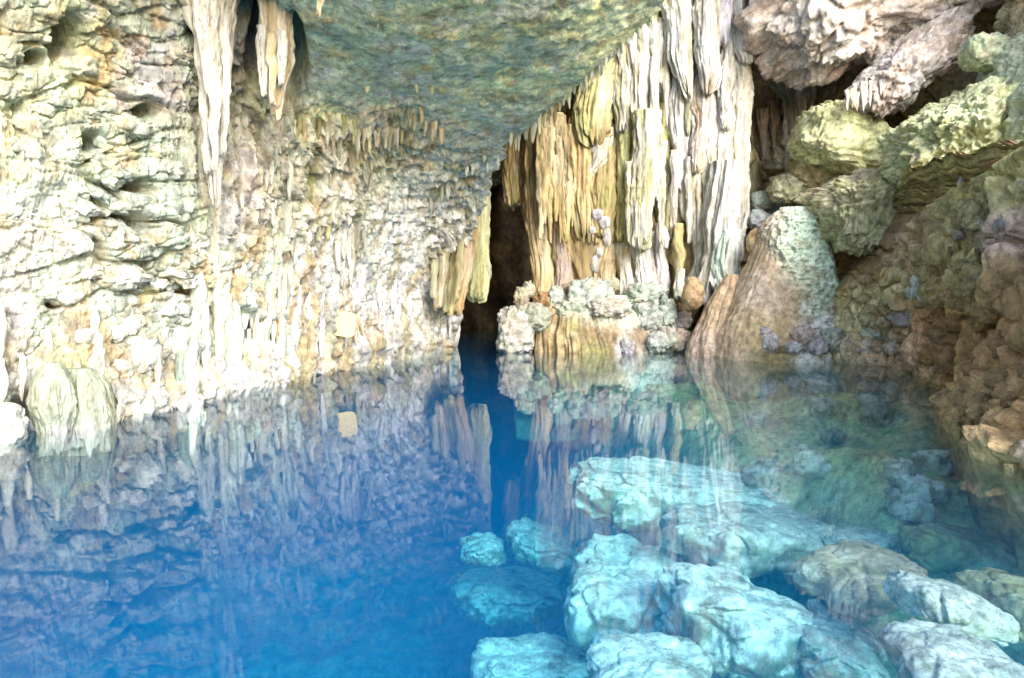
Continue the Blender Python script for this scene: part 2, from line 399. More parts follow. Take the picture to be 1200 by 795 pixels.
# colour zones
wob = fbm(VA*1.2+11, 4)*55; wob2 = fbm(VA*1.2+77, 4)*55
qx, qy = pxA+wob, pyA+wob2
patA = [(40, 60, 80, ygreen*.9+.12), (150, 40, 60, mint*.9), (60, 200, 80, mint*1.15), (40, 300, 90, white*1.03), (150, 180, (60, 75), (.17, .29, .24)), (165, 270, (65, 60), (.18, .29, .25)), (120, 110, 40, (.24, .32, .22)), (120, 110, 50, cream*.9),
        (245, 80, 55, cream), (250, 230, 80, cream*1.08), (300, 50, 40, lilac*.5), (330, 60, 32, brown*1.4), (400, 40, 45, green*.9), (390, 80, 40, (.42, .50, .42)), (460, 60, 50, green*1.1), (520, 20, 70, olive*.85), (470, 120, 50, (.22, .23, .17)),
        (600, 30, 70, (.20, .21, .12)), (660, 30, 50, (.22, .25, .17)), (560, 120, 50, (.46, .58, .44)), (620, 110, 50, (.40, .50, .38)), (500, 170, 40, (.60, .66, .54)), (700, 70, 35, (.48, .54, .42)), (760, 20, 35, (.5, .5, .38)),
        (350, 130, 45, white*.9), (360, 200, 60, cream*1.05), (450, 180, 40, ygreen*.9), (430, 230, 60, white), (520, 230, 70, white*.98), (400, 300, 50, grey*1.5), (480, 300, 80, white*.97), (420, 350, 60, lilac*1.3),
        (540, 300, 30, cream*.9), (480, 380, 80, (.74, .70, .72)), (360, 390, 60, white), (300, 330, 60, mint*1.2), (230, 330, 50, mint), (200, 390, 50, grey*1.2), (180, 360, 40, lilac*1.05), (100, 340, 60, cream*1.08),
        (80, 400, 60, cream*.9), (20, 400, 50, (.45, .48, .38)), (140, 430, 50, (.55, .56, .42)), (250, 440, 80, white*1.05), (60, 500, 100, white*1.05), (-300, 200, 300, cream), (600, -300, 300, green*1.6), (100, -300, 250, cream*.8), (300, 600, 500, white*.85)]
pm_ = np.clip(g2(qx, qy, 480, 270, 170, 130)+.8*g2(qx, qy, 30, 290, 110, 70), 0, 1)
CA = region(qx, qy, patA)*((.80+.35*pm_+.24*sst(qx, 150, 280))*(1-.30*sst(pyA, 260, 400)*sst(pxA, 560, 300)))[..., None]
for c_, s_, of, lo_, hi_, am in ((mint*.9, 1.5, 100, .06, .3, .55), (ygreen*1.1, 2.2, 130, .08, .3, .55), (np.array((.50, .30, .12)), 2.6, 160, .14, .34, .55), (lilac*.9, 1.8, 190, .1, .3, .5), (np.array((.30, .24, .14)), 3.4, 220, .16, .34, .6)):
    t_ = sst(fbm(VA*np.array((s_, s_, s_*.55))+of, 5, .62), lo_, hi_)*am*(1-.75*pm_); CA = mixc(CA, np.broadcast_to(c_, CA.shape), t_)
cl_ = sst(qy, 175, 95)*sst(qx, 325, 380)*sst(pyA, -500, -300)
t1 = sst(fbm(VA*2.4+60, 5, .62), .02, .3)*cl_; t2 = sst(fbm(VA*np.array((1.3, 3, 3))+90, 5, .62), .06, .3)*cl_
CA = CA*(np.array((2.3, 2.15, 1.8))**cl_[..., None]); CA = mixc(CA, np.broadcast_to(np.array((.50, .60, .48)), CA.shape), np.clip(t1*.8+.12*cl_, 0, 1)); CA = mixc(CA, np.broadcast_to(np.array((.26, .21, .12)), CA.shape), t2*.5)
cr_ = sst(fbm(VA*5+15, 5, .65), .0, .2)*sst((qx-430)*.75+(190-qy), 10, 60)*sst((qx-430)*.75+(190-qy), 260, 150)*sst(qx, 430, 500)
CA = mixc(CA, np.broadcast_to(white, CA.shape), cr_*.8)
mot = fbm(VA*3.3+5, 5, .6)
CA = mixc(CA, np.zeros(3), 0)*(1+.28*mot)[..., None]
yw_ = np.interp(pxA, wlx, wly)
band = sst(pyA+fbm(VA*np.array((3, 3, .3)), 3)*30, 0, 1)*0+sst((pyA-yw_)+fbm(VA*np.array((6, 6, .4)), 3)*26, -34, -8)*sst(pyA-yw_, 60, 10)
CA = CA*(1-band[..., None])+np.array(white*.62)*band[..., None]
st_ = fbm(VA*np.array((6, 6, .5))+4, 4)
ws = sst(st_, .12, .34)*sst(pxA, 180, 240)*sst(pxA, 600, 560)*sst(pyA, 120, 170)*.75
CA = CA*(1-ws[..., None])+mixc(tan, olive, np.clip(.5+1.5*fbm(VA*.8, 2), 0, 1))*ws[..., None]
# rim curls back behind the edge
nb = 26
back = []
for j in range(1, nb+1):
    t = j/nb
    v = VA2[:, -1].copy(); Yn = v[:, 1]
    v[:, 1] = Yn+(27-Yn)*t**1.5; v[:, 0] -= .9*np.sin(t*2.2)*np.clip(t*3, 0, 1); v[:, 2] += np.clip(t*1.5, 0, 1)*.8*sst(rowsA, 260, 200)
    v += (fbm(v*1.1, 4)*.35*np.clip(t*4, 0, 1))[:, None]*np.array((1, 0, .6))
    back.append(v)
VAf = np.concatenate([VA2, np.stack(back, 1)], 1)
CAf = np.concatenate([CA, np.repeat((CA[:, -1:]*.1+np.array(brown)*.5), nb, 1)], 1)  # curled rim darkened in colour so the passage side stays dim
m_split = 1
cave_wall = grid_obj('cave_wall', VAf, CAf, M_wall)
tag(cave_wall, 'pale mottled limestone wall leaning over the left side of the pool up into a green ceiling', 'cave wall', kind='structure')

from functools import lru_cache
def on_wall(px, py):
    """distance Y of the displaced left wall at a picture point"""
    i = int(np.argmin(np.abs(rowsA-py))); j = int(np.argmin(np.abs(pxA[i]-px)))
    return float(VA2[max(0, i-4):i+5, max(0, j-4):j+5, 1].mean())

# ------------------------------------------------------------------ back wall of the passage, and a sheet added overhead to block skylight
gx, gy = np.meshgrid(np.linspace(-16, 22, 150), np.linspace(14, -9, 90))
VG = np.stack([gx, 25.5+.0*gx, gy], -1); dG = 1.0*fbm(VG*.35, 4)+.5*fbm(VG*np.array((1.2, 1.2, .4)), 4, ridged=True)
VG[..., 1] -= dG
CG = mixc(brown*.4, brown*.8, np.clip(.4+fbm(VG*.8, 3), 0, 1))*.7  # passage darkness put into the rock colour, brown taken nearly to black
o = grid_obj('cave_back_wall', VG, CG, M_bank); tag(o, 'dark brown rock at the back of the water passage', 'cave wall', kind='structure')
gx, gy = np.meshgrid(np.linspace(-15, 20, 90), np.linspace(0, 1, 70))
yn = np.where(gx < 1.5, 9.0, 9.0+7.6*sst(gx, 1.5, 3.0)); yy = yn+(26.5-yn)*gy  # added sheet stops short on the right so sun reaches the column
VR = np.stack([gx, yy, 10.6+.5*fbm(np.stack([gx*.5, yy*.5, gx*0], -1), 4)-1.2*sst(gx, 6, 16)*0], -1)
o = grid_obj('skylight_block_sheet', VR, mixc(brown, tan, np.clip(.5+fbm(VR*.8, 3), 0, 1)), M_bank); tag(o, 'rock sheet added over the back of the cave to keep skylight out', 'light blocker', kind='structure')

# ------------------------------------------------------------------ pool floor and water
gx, gy = np.meshgrid(np.linspace(-14, 12, 260), np.linspace(-4, 26, 240))
s = sst(gx-.10*(gy-5)+.5*np.sin(gy*.7)+1.3*sst(gy, 11, 7), -4.2, 3.8)
zf = -7.6+5.0*s+1.7*sst(gx, 3.2, 6.5)+2.2*sst(gy, 9, 14)*sst(gx, 1.5, 4)+1.5*sst(gy, 12, 16)*sst(gx, -1, 2)
lift = sst(gx+.3*np.sin(gy*1.3)+.3*np.sin(gy*.6+1), 2.3, 4.0)*sst(gy, 5, 8)
zf = zf*(1-lift)+np.minimum(zf, -1.0-.08*(gy-8)*0)*0*lift+lift*(-.75-.2*np.sin(gy*.9+gx))
zf = np.minimum(zf, -.6)
VF = np.stack([gx, gy, zf], -1)
VF[..., 2] += .7*fbm(VF*.35, 4)+.25*fbm(VF*1.3, 4)+.10*(worley(VF*1.3)[2]-.5)
CF = (1-.45*(sst(gx, 1.8, 3.6)*sst(gy, 3, 7))[..., None]*np.array((.1, .1, 1.)))*mixc(np.array((.62, .64, .56)), np.array((.28, .27, .16)), np.clip(.05+.3*sst(gx, 3.5, 6)*sst(gy, 12, 8)+.5*fbm(VF*.9, 3), 0, 1))
o = grid_obj('pool_floor', VF, CF, M_sub, flip=True); tag(o, 'pale limestone bed of the pool rising to the right bank', 'pool floor', kind='structure')

mw = bpy.data.materials.new('pool_water'); mw.use_nodes = True; nt = mw.node_tree; N = nt.nodes; L = nt.links
for n in list(N):
    if n.type != 'OUTPUT_MATERIAL': N.remove(n)
out = [n for n in N if n.type == 'OUTPUT_MATERIAL'][0]
geo = N.new('ShaderNodeNewGeometry'); dot = N.new('ShaderNodeVectorMath'); dot.operation = 'DOT_PRODUCT'
tc = N.new('ShaderNodeNewGeometry')
mp = N.new('ShaderNodeMapping'); mp.inputs['Scale'].default_value = (1, .8, 1)
L.new(tc.outputs['Position'], mp.inputs['Vector'])
nz = N.new('ShaderNodeTexNoise'); nz.inputs['Scale'].default_value = 1.8; nz.inputs['Detail'].default_value = 3
L.new(mp.outputs[0], nz.inputs['Vector'])
bp = N.new('ShaderNodeBump'); bp.inputs['Strength'].default_value = .03; bp.inputs['Distance'].default_value = .05; L.new(nz.outputs['Fac'], bp.inputs['Height'])
L.new(geo.outputs['Normal'], dot.inputs[0]); L.new(geo.outputs['Incoming'], dot.inputs[1])
def mt(op, a, b=None):
    x = N.new('ShaderNodeMath'); x.operation = op
    for k, v in enumerate((a, b)):
        if v is None: continue
        if isinstance(v, (int, float)): x.inputs[k].default_value = v
        else: L.new(v, x.inputs[k])
    return x.outputs[0]
c1 = mt('SUBTRACT', 1.0, mt('ABSOLUTE', dot.outputs['Value']))
fres = mt('ADD', .02, mt('MULTIPLY', .98, mt('POWER', c1, 5.0)))
tr = N.new('ShaderNodeBsdfTransparent'); gl = N.new('ShaderNodeBsdfGlossy'); gl.inputs['Roughness'].default_value = .012
L.new(bp.outputs[0], gl.inputs['Normal'])
mx = N.new('ShaderNodeMixShader'); L.new(fres, mx.inputs[0]); L.new(tr.outputs[0], mx.inputs[1]); L.new(gl.outputs[0], mx.inputs[2])
L.new(mx.outputs[0], out.inputs['Surface'])
va = N.new('ShaderNodeVolumeAbsorption'); DEN = .40; va.inputs['Density'].default_value = DEN
sig = (.20, .046, .008); va.inputs['Color'].default_value = tuple(1-s/DEN for s in sig)+(1,)
vs = N.new('ShaderNodeVolumeScatter'); vs.inputs['Color'].default_value = (0, .40, 1, 1); vs.inputs['Density'].default_value = .056; vs.inputs['Anisotropy'].default_value = 0
ad = N.new('ShaderNodeAddShader'); L.new(va.outputs[0], ad.inputs[0]); L.new(vs.outputs[0], ad.inputs[1])
L.new(ad.outputs[0], out.inputs['Volume'])
bxv = np.array([(x, y, z) for z in (-11, 0) for y in (-12, 27) for x in (-17, 21)], float)
bq = [(0, 2, 3, 1), (4, 5, 7, 6), (0, 1, 5, 4), (2, 6, 7, 3), (0, 4, 6, 2), (1, 3, 7, 5)]
o = mesh_obj('pool_water', bxv, bq, None, mw); o.data.polygons.foreach_set('use_smooth', np.zeros(6, bool))
tag(o, 'still clear water, deep blue at the left and turquoise over the boulders', 'water', kind='structure')

# ------------------------------------------------------------------ right back wall
ptsC = [(860, -200, 19), (860, 0, 20.5), (860, 150, 21), (860, 300, 21), (860, 420, 18), (860, 700, 18), (940, 80, 19), (960, 200, 18), (960, 330, 17.5), (980, 420, 15.5), (980, 700, 15),
        (1000, 60, 17), (1040, 150, 18.5), (1000, 250, 16.5), (1060, 330, 14.5), (1060, 430, 13.5), (1060, 700, 13), (1100, 60, 17), (1110, 150, 15), (1120, 230, 13.5), (1150, 60, 15.5),
        (1200, 100, 12.3), (1200, 0, 14), (1200, 250, 11), (1200, 450, 9), (1200, -300, 12), (1500, 0, 9), (1500, 300, 7.5), (1500, -500, 8), (1000, -400, 14), (1800, 0, 7), (1800, 500, 6)]
fC = tps(ptsC)
pyC, pxC = np.meshgrid(np.concatenate([np.linspace(-600, -20, 70, endpoint=False), np.linspace(-20, 430, 260, endpoint=False), np.linspace(430, 800, 50)]),
                       np.concatenate([np.linspace(850, 1210, 240, endpoint=False), np.linspace(1210, 1800, 90)]), indexing='ij')
topC = np.interp(pxC, [850, 1150, 1230, 1300, 1500, 1800], [-170, -170, -120, 40, 180, 260])
pyC = np.where(pyC < 0, np.where(pxC < 1210, pyC*(-topC/600.), pyC), pyC); pyC = np.maximum(pyC, topC)
VC = P(pxC, pyC, fC(pxC, pyC)); nC = normals(VC); nC = np.where((nC*(np.array((0, 0, CAMZ))-VC)).sum(-1, keepdims=True) < 0, -nC, nC)
dC = .45*fbm(VC*.5, 4)+.15*fbm(VC*1.6, 4)
f1, f21, cid = worley(VC*.85+fbm(VC, 3)[..., None]*.4); dC += (cid-.5)*.4*sst(f21, 0, .1)-.35*(1-sst(f21, 0, .1))
dC += .07*fbm(VC*6, 4, .65, ridged=True)+.03*fbm(VC*14, 3)
for x, y, rx, ry, rot, dep in ((1035, 148, 34, 16, 35, 1.3), (990, 288, 44, 12, 8, 1.8), (940, 90, 60, 45, 0, .35), (1120, 60, 26, 70, 25, 1.3), (1030, 190, 14, 12, -45, .9), (900, 220, 20, 12, 0, .7), (985, 205, 30, 6, -35, .8)):
    dC -= dep*g2(pxC, pyC, x, y, rx, ry, rot)
VC2 = VC+nC*dC[..., None]
qx, qy = pxC+fbm(VC*.8, 4)*40, pyC+fbm(VC*.8+40, 4)*40
patC = [(930, 20, 50, cream*.9), (1000, 30, 60, pink), (1080, 20, 50, pink*1.05), (900, 90, 40, brown*1.5), (960, 100, 50, tan*.75), (1000, 110, 35, brown*1.4), (1040, 150, 30, brown*1.2), (1110, 90, 40, tan*.85), (1160, 30, 50, tan),
        (900, 180, 50, pink*.85), (940, 190, 50, ygreen), (1000, 200, 60, ygreen), (1100, 180, 80, ygreen), (1180, 100, 70, mint*.9), (900, 270, 50, mint*.8), (1000, 290, 60, tan*.7), (1060, 230, 40, (.5, .4, .3)), (1030, 340, 60, tan*.7), (1000, 400, 50, pink*.8), (1300, 200, 150, olive)]
CC = region(qx, qy, patC)*1.4*(1+.3*fbm(VC*3, 4))[..., None]
o = grid_obj('cave_side_wall', VC2, CC, M_right); tag(o, 'rough limestone wall behind the mossy ledges on the right', 'cave wall', kind='structure')
def on_c(px, py):
    i = int(np.argmin(np.abs(pyC[:, 0]-py))); j = int(np.argmin(np.abs(pxC[0]-px))); return float(VC2[i, j, 1])

# ------------------------------------------------------------------ right bank in the shade
ptsD = [(985, 335, 14.6), (1000, 420, 14), (1060, 430, 13.2), (1090, 420, 12), (1060, 370, 13.0), (1040, 310, 13.2), (1090, 245, 12.2), (1130, 215, 10.6), (1100, 330, 11), (1150, 400, 8.9), (1120, 470, 9),
        (1112, 510, 7.6), (1150, 300, 9), (1200, 175, 8.6), (1200, 300, 7.6), (1200, 450, 6.5), (1200, 560, 5.95), (1400, 640, 4.4), (1400, 100, 6.0), (1400, 400, 5.0), (1800, 700, 3.2), (1800, 0, 4.8)]
fD = tps(ptsD)
tx = np.array([975, 1000, 1040, 1070, 1090, 1130, 1160, 1200, 1300, 1500, 1800.]); ty = np.array([345, 330, 300, 262, 245, 214, 200, 172, 140, 160, 200.])
bx_ = np.array([975, 1060, 1085, 1100, 1112, 1150, 1200, 1300, 1500, 1800.]); by_ = np.array([418, 430, 445, 475, 512, 540, 566, 612, 700, 830.])
xs = np.concatenate([np.linspace(975, 1205, 640, endpoint=False), np.linspace(1205, 1800, 90)])
tt = np.linspace(0, 1, 270)[:, None]
top = np.interp(xs, tx, ty)[None]; bot = np.interp(xs, bx_, by_)[None]
pyD = top+(bot-top)*tt; pxD = np.repeat(xs[None], 270, 0)
VD = P(pxD, pyD, fD(pxD, pyD)); nD = normals(VD); nD = np.where((nD*(np.array((0, 0, CAMZ))-VD)).sum(-1, keepdims=True) < 0, -nD, nD)
dD = .26*fbm(VD*.8, 4)+.14*fbm(VD*2.2, 4, .5)
f1, f21, cid = worley(VD*1.6+fbm(VD, 3)[..., None]*.4); dD += (cid-.5)*.26*sst(f21, 0, .14)-.16*(1-sst(f21, 0, .14))
f1, f21, cid = worley(VD*4.2); dD += (.07-.10*f1)
dD += .12*fbm(VD*np.array((4, 4, .8)), 4, ridged=True)*sst(fbm(VD*.6+8, 2), -.2, .2)+.035*fbm(VD*8, 4, .6)
dD *= (.4+.6*sst(tt, 0, .05))*(1-.5*sst(tt, .93, 1))
VD2 = VD+nD*dD[..., None]
qx, qy = pxD+fbm(VD*1.2, 4)*36, pyD+fbm(VD*1.2+40, 4)*36
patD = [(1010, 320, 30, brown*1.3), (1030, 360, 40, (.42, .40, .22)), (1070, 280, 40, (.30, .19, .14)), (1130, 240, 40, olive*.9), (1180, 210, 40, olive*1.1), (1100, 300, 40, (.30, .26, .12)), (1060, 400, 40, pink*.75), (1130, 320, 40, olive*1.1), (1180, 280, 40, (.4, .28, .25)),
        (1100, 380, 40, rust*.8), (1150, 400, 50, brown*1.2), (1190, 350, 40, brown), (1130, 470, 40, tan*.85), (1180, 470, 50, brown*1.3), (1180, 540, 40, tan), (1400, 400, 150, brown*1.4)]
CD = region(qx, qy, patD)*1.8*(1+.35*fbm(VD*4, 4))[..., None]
# top shelf going back to the wall and undercut foot going down
bk = []
for j in range(1, 61):
    v = VD2[0].copy(); v[:, 1] += j*.07; v[:, 0] += j*.016; v[:, 2] += .006*j+(.14*fbm(v*1.5, 4)+.03*fbm(v*5, 4))*min(1, j/8); bk.append(v)
ft = []
for j in range(1, 26):
    v = VD2[-1].copy(); u = j/25; v[:, 2] -= 2.8*u; v[:, 0] += (.5*np.sin(u*3)); v[:, 1] += .5*np.sin(u*3)+.0; v += (.2*fbm(v*1.5, 3)*min(1, j/3))[:, None]; ft.append(v)
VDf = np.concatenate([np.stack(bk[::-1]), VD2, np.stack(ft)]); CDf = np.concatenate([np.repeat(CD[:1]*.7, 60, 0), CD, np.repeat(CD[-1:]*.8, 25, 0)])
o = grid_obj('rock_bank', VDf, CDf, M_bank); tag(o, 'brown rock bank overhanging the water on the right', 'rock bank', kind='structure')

# ------------------------------------------------------------------ hanging flowstone column
colm = empty('flowstone_column', P(745, 330, 18), 'huge hanging flowstone column of cream and olive fluted stalactites above the rock islet', 'flowstone column')
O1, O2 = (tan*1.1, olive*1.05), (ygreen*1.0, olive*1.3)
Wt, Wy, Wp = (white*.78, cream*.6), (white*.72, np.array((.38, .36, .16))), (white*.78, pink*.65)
Bc = [  # Y, rows, colours, col2, name
    (18.8, [(60, 690, 780), (110, 640, 870), (170, 612, 868), (270, 628, 866), (345, 636, 868)], O1, None, .5),
    (18.6, [(150, 590, 616), (175, 591, 614), (215, 592, 612), (240, 594, 611)], O1, cream*.9, .7),
    (18.3, [(140, 612, 652), (190, 614, 646), (260, 618, 644), (320, 624, 648), (352, 624, 652)], O1, tan, .7),
    (18.2, [(135, 628, 650), (160, 622, 648), (185, 626, 640)], (tan, olive), None, .7),
    (18.5, [(130, 648, 676), (200, 646, 672), (290, 652, 668)], O1, None, .7),
    (18.0, [(150, 650, 700), (230, 662, 702), (276, 670, 700)], O1, olive, .7),
    (17.6, [(60, 684, 722), (90, 677, 720), (130, 677, 718), (168, 682, 716)], O2, tan*.9, .6),
    (17.7, [(150, 692, 716), (185, 690, 712), (204, 686, 694)], Wt, None, .7),
    (17.8, [(170, 690, 722), (240, 694, 722), (278, 698, 720)], O1, olive*1.2, .7),
    (18.1, [(150, 708, 738), (230, 710, 736), (276, 712, 732)], O1, brown*1.2, .7),
    (17.5, [(40, 718, 742), (100, 718, 742), (155, 722, 740)], Wy, tan, .8),
    (17.4, [(30, 736, 766), (90, 738, 768), (140, 744, 766), (158, 752, 762)], Wt, cream, .7),
    (17.6, [(140, 720, 744), (220, 722, 746), (282, 724, 742)], O2, olive*1.3, .8),
    (17.2, [(130, 738, 768), (200, 740, 768), (288, 741, 767)], Wy, ygreen*1.1, .8),
    (17.6, [(60, 766, 792), (150, 766, 790), (230, 766, 786), (272, 767, 784)], (olive*1.5, ygreen), olive*1.2, .8),
    (17.0, [(-40, 766, 806), (20, 772, 810), (70, 782, 812), (96, 794, 812), (108, 802, 811)], Wy, white, .8),
    (17.2, [(10, 742, 768), (30, 756, 770), (50, 764, 772)], (ygreen, cream), None, .8),
    (17.3, [(60, 768, 786), (95, 766, 784), (115, 774, 782)], Wy, None, .8),
    (17.4, [(90, 786, 812), (160, 784, 812), (222, 788, 806)], Wt, white, .8),
    (17.6, [(195, 780, 798), (240, 780, 796), (278, 782, 794)], (cream, tan), None, .8),
    (16.8, [(-40, 812, 838), (20, 812, 842), (70, 818, 844), (92, 822, 843), (105, 823, 834)], Wt, pink, .8),
    (17.1, [(90, 812, 832), (140, 810, 830), (200, 812, 824)], Wp, None, .8),
    (17.2, [(100, 826, 842), (180, 826, 842), (240, 826, 838)], Wp, white, .8),
    (17.4, [(200, 794, 820), (225, 794, 824), (256, 796, 820)], (grey*1.3, cream*.9), None, .8),
    (16.9, [(-40, 832, 858), (30, 836, 858), (50, 840, 856)], (white, lilac*1.3), None, .8),
    (17.0, [(40, 842, 858), (100, 842, 860), (150, 844, 856)], Wt, white, .8),
    (17.0, [(-40, 856, 872), (30, 858, 876), (60, 860, 880), (72, 866, 880)], Wt, None, .8),
    (17.2, [(50, 856, 880), (130, 858, 880), (210, 860, 878)], Wt, cream*1.05, .8),
    (17.2, [(70, 838, 860), (150, 838, 862), (225, 840, 860)], Wt, cream, .8),
    (17.0, [(190, 834, 876), (240, 832, 876), (290, 830, 870), (318, 824, 866), (345, 814, 868)], Wt, white, .9),
    (16.7, [(270, 842, 868), (310, 840, 866), (352, 834, 872)], (white, mint*1.1), mint*1.1, .9),
    (17.3, [(240, 812, 834), (300, 810, 828), (338, 806, 830)], Wt, None, .8),
    (18.2, [(262, 648, 672), (300, 650, 672), (345, 650, 676)], (tan, lilac*.9), None, .8),
    (18.0, [(262, 696, 726), (310, 698, 724), (352, 696, 728)], (tan*1.1, cream), tan, .8),
    (17.8, [(266, 722, 744), (310, 724, 742), (350, 724, 744)], Wt, tan, .8),
    (17.7, [(272, 742, 770), (310, 744, 770), (356, 742, 772)], Wt, white, .8),
    (17.6, [(262, 768, 786), (300, 770, 780), (330, 768, 784), (350, 768, 782)], (cream, lilac), None, .8),
    (17.3, [(262, 790, 800), (285, 790, 802), (300, 792, 804), (320, 794, 800)], (olive*1.3, tan), None, .8),
    (17.2, [(315, 794, 803), (335, 791, 804), (350, 792, 803)], (mint, cream), None, .8),
    (17.2, [(266, 774, 782), (282, 775, 784), (292, 778, 782)], (lilac, cream), None, .8),
    (16.7, [(-30, 876, 886), (15, 880, 888), (32, 884, 890)], (white, lilac*1.2), None, .8),
]
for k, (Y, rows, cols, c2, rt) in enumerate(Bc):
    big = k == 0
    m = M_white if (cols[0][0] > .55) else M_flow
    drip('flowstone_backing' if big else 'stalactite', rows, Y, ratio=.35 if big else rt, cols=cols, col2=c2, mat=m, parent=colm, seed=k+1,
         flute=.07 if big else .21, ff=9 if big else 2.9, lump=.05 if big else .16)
for i, (x, y, w, h) in enumerate([(700, 252, 14, 14), (708, 262, 14, 16), (711, 278, 10, 22), (697, 310, 10, 22), (702, 296, 10, 14), (694, 270, 8, 10)]):
    blob_px('nodule', x, y, 17.0, w, h, n=22, e=1., amp=.35, facet=.05, fine=.1, cols=(lilac*.7, cream*.6), mat=M_white, parent=colm, seed=1950+i)
# small ribs hanging between the main stalactites
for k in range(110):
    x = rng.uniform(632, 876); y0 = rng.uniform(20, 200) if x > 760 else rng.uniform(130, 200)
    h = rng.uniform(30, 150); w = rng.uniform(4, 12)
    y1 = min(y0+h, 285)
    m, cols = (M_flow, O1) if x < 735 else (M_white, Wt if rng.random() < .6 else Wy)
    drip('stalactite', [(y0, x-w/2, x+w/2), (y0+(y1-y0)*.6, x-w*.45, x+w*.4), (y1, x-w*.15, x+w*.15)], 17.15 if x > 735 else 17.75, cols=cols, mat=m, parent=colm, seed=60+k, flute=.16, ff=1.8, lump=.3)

# ------------------------------------------------------------------ passage curtain and wall stalactites
cur = empty('flowstone_curtain', P(560, 350, 15.5), 'yellow-green flowstone curtain hanging at the left edge of the dark passage', 'flowstone curtain')
for k, (Y, rows, cols) in enumerate([
    (16.2, [(170, 566, 580), (200, 561, 578), (250, 556, 577), (300, 550, 575), (350, 546, 572)], (ygreen*1.0, olive*1.3)),
    (15.9, [(190, 552, 562), (230, 546, 562), (290, 536, 556), (345, 530, 546), (366, 524, 538)], (tan*1.1, rust)),
    (15.8, [(205, 542, 550), (250, 532, 548), (310, 522, 538), (368, 514, 530)], (ygreen, tan)),
    (15.6, [(215, 524, 532), (260, 516, 532), (310, 512, 526), (362, 508, 520)], (cream*.9, tan)),
    (15.5, [(230, 540, 548), (300, 534, 542), (340, 532, 540), (352, 533, 538)], (olive*1.3, tan)),
    (15.55, [(250, 508, 516), (300, 504, 514), (350, 505, 511)], (cream*.8, ygreen))]):
    drip('drapery', rows, Y, ratio=.6, cols=cols, parent=cur, seed=200+k, flute=.16, ff=3)

def wall_stal(px, y0, y1, w, cols=(cream, ygreen), off=.1, seed=0, name='stalactite', parent=None, mat=None, **kw):
    Y = on_wall(px, (y0+y1)/2)-off*0
    return drip(name, [(y0, px-w/2, px+w/2), (y0+(y1-y0)*.3, px-w*.45, px+w*.5), (y0+(y1-y0)*.75, px-w*.3, px+w*.34), (y1, px-w*.1, px+w*.12)], Y, ratio=.7, cols=cols, parent=parent, seed=seed, mat=mat, **kw)
ts = empty('stalactite', P(250, 235, 9.0), 'tallest cream fluted stalactite against the upper left wall', 'stalactite')
for k_, (rows_, Y_) in enumerate([
    ([(-70, 196, 268), (0, 214, 270), (25, 222, 268), (60, 232, 267), (120, 238, 265), (170, 242, 262), (225, 246, 257)], 9.0),
    ([(10, 214, 232), (40, 224, 238), (90, 232, 242), (150, 236, 246), (200, 240, 247)], 8.85), ([(0, 236, 252), (60, 242, 258), (130, 246, 258), (196, 248, 255)], 8.72),
    ([(10, 256, 270), (70, 258, 272), (140, 258, 268), (180, 259, 265)], 8.9), ([(-10, 222, 240), (30, 230, 246), (80, 238, 248), (110, 240, 246)], 8.7)]):
    drip('shaft' if k_ == 0 else 'rib', rows_, Y_, ratio=.75, cols=(cream*1.05, white*.95), mat=M_white, flute=.2, ff=4 if k_ == 0 else 2, lump=.2, seed=301+k_, parent=ts)
ts = empty('stalactite', P(320, 128, 8.9), 'short tan fluted stalactite hanging in the dark recess beside the tall cream one', 'stalactite')
for k_, (rows_, Y_) in enumerate([
    ([(-60, 300, 345), (10, 304, 340), (45, 302, 335), (80, 303, 333), (108, 308, 330), (130, 314, 326)], 9.0), ([(30, 300, 312), (60, 300, 313), (95, 304, 314), (112, 307, 312)], 8.85), ([(40, 314, 324), (80, 314, 324), (122, 317, 323)], 8.78), ([(36, 325, 336), (70, 325, 336), (100, 325, 332)], 8.84)]):
    drip('shaft' if k_ == 0 else 'rib', rows_, Y_, ratio=.75, cols=((cream, tan*1.3) if k_ % 2 == 0 else (white*.95, cream)), flute=.2, ff=3 if k_ == 0 else 2, lump=.16, seed=321+k_, parent=ts)
ts = drip('stalactite', [(-20, 366, 384), (5, 370, 378), (16, 372, 375)], 8.0, ratio=.8, cols=(cream, tan*1.2), flute=.1, seed=303)
tag(ts, 'small orange-tan stalactite tip at the top of the green ceiling', 'stalactite')
grn = empty('stalactite_cluster', P(372, 230, 10.6), 'cluster of moss-green and cream stalactites halfway up the left wall', 'stalactite cluster')
for k, (x, y0, y1, w, cols) in enumerate([(352, 200, 262, 11, (cream, ygreen)), (361, 190, 270, 12, (olive*1.1, (.2, .28, .06))), (372, 195, 282, 12, (ygreen, olive)), (384, 188, 280, 13, (ygreen*1.1, olive*1.5)), (396, 196, 268, 12, (cream*1.1, ygreen)), (342, 225, 280, 10, (tan, cream))]):
    wall_stal(x, y0, y1, w, (np.array(cols[0]), np.array(cols[1])), seed=310+k, parent=grn)
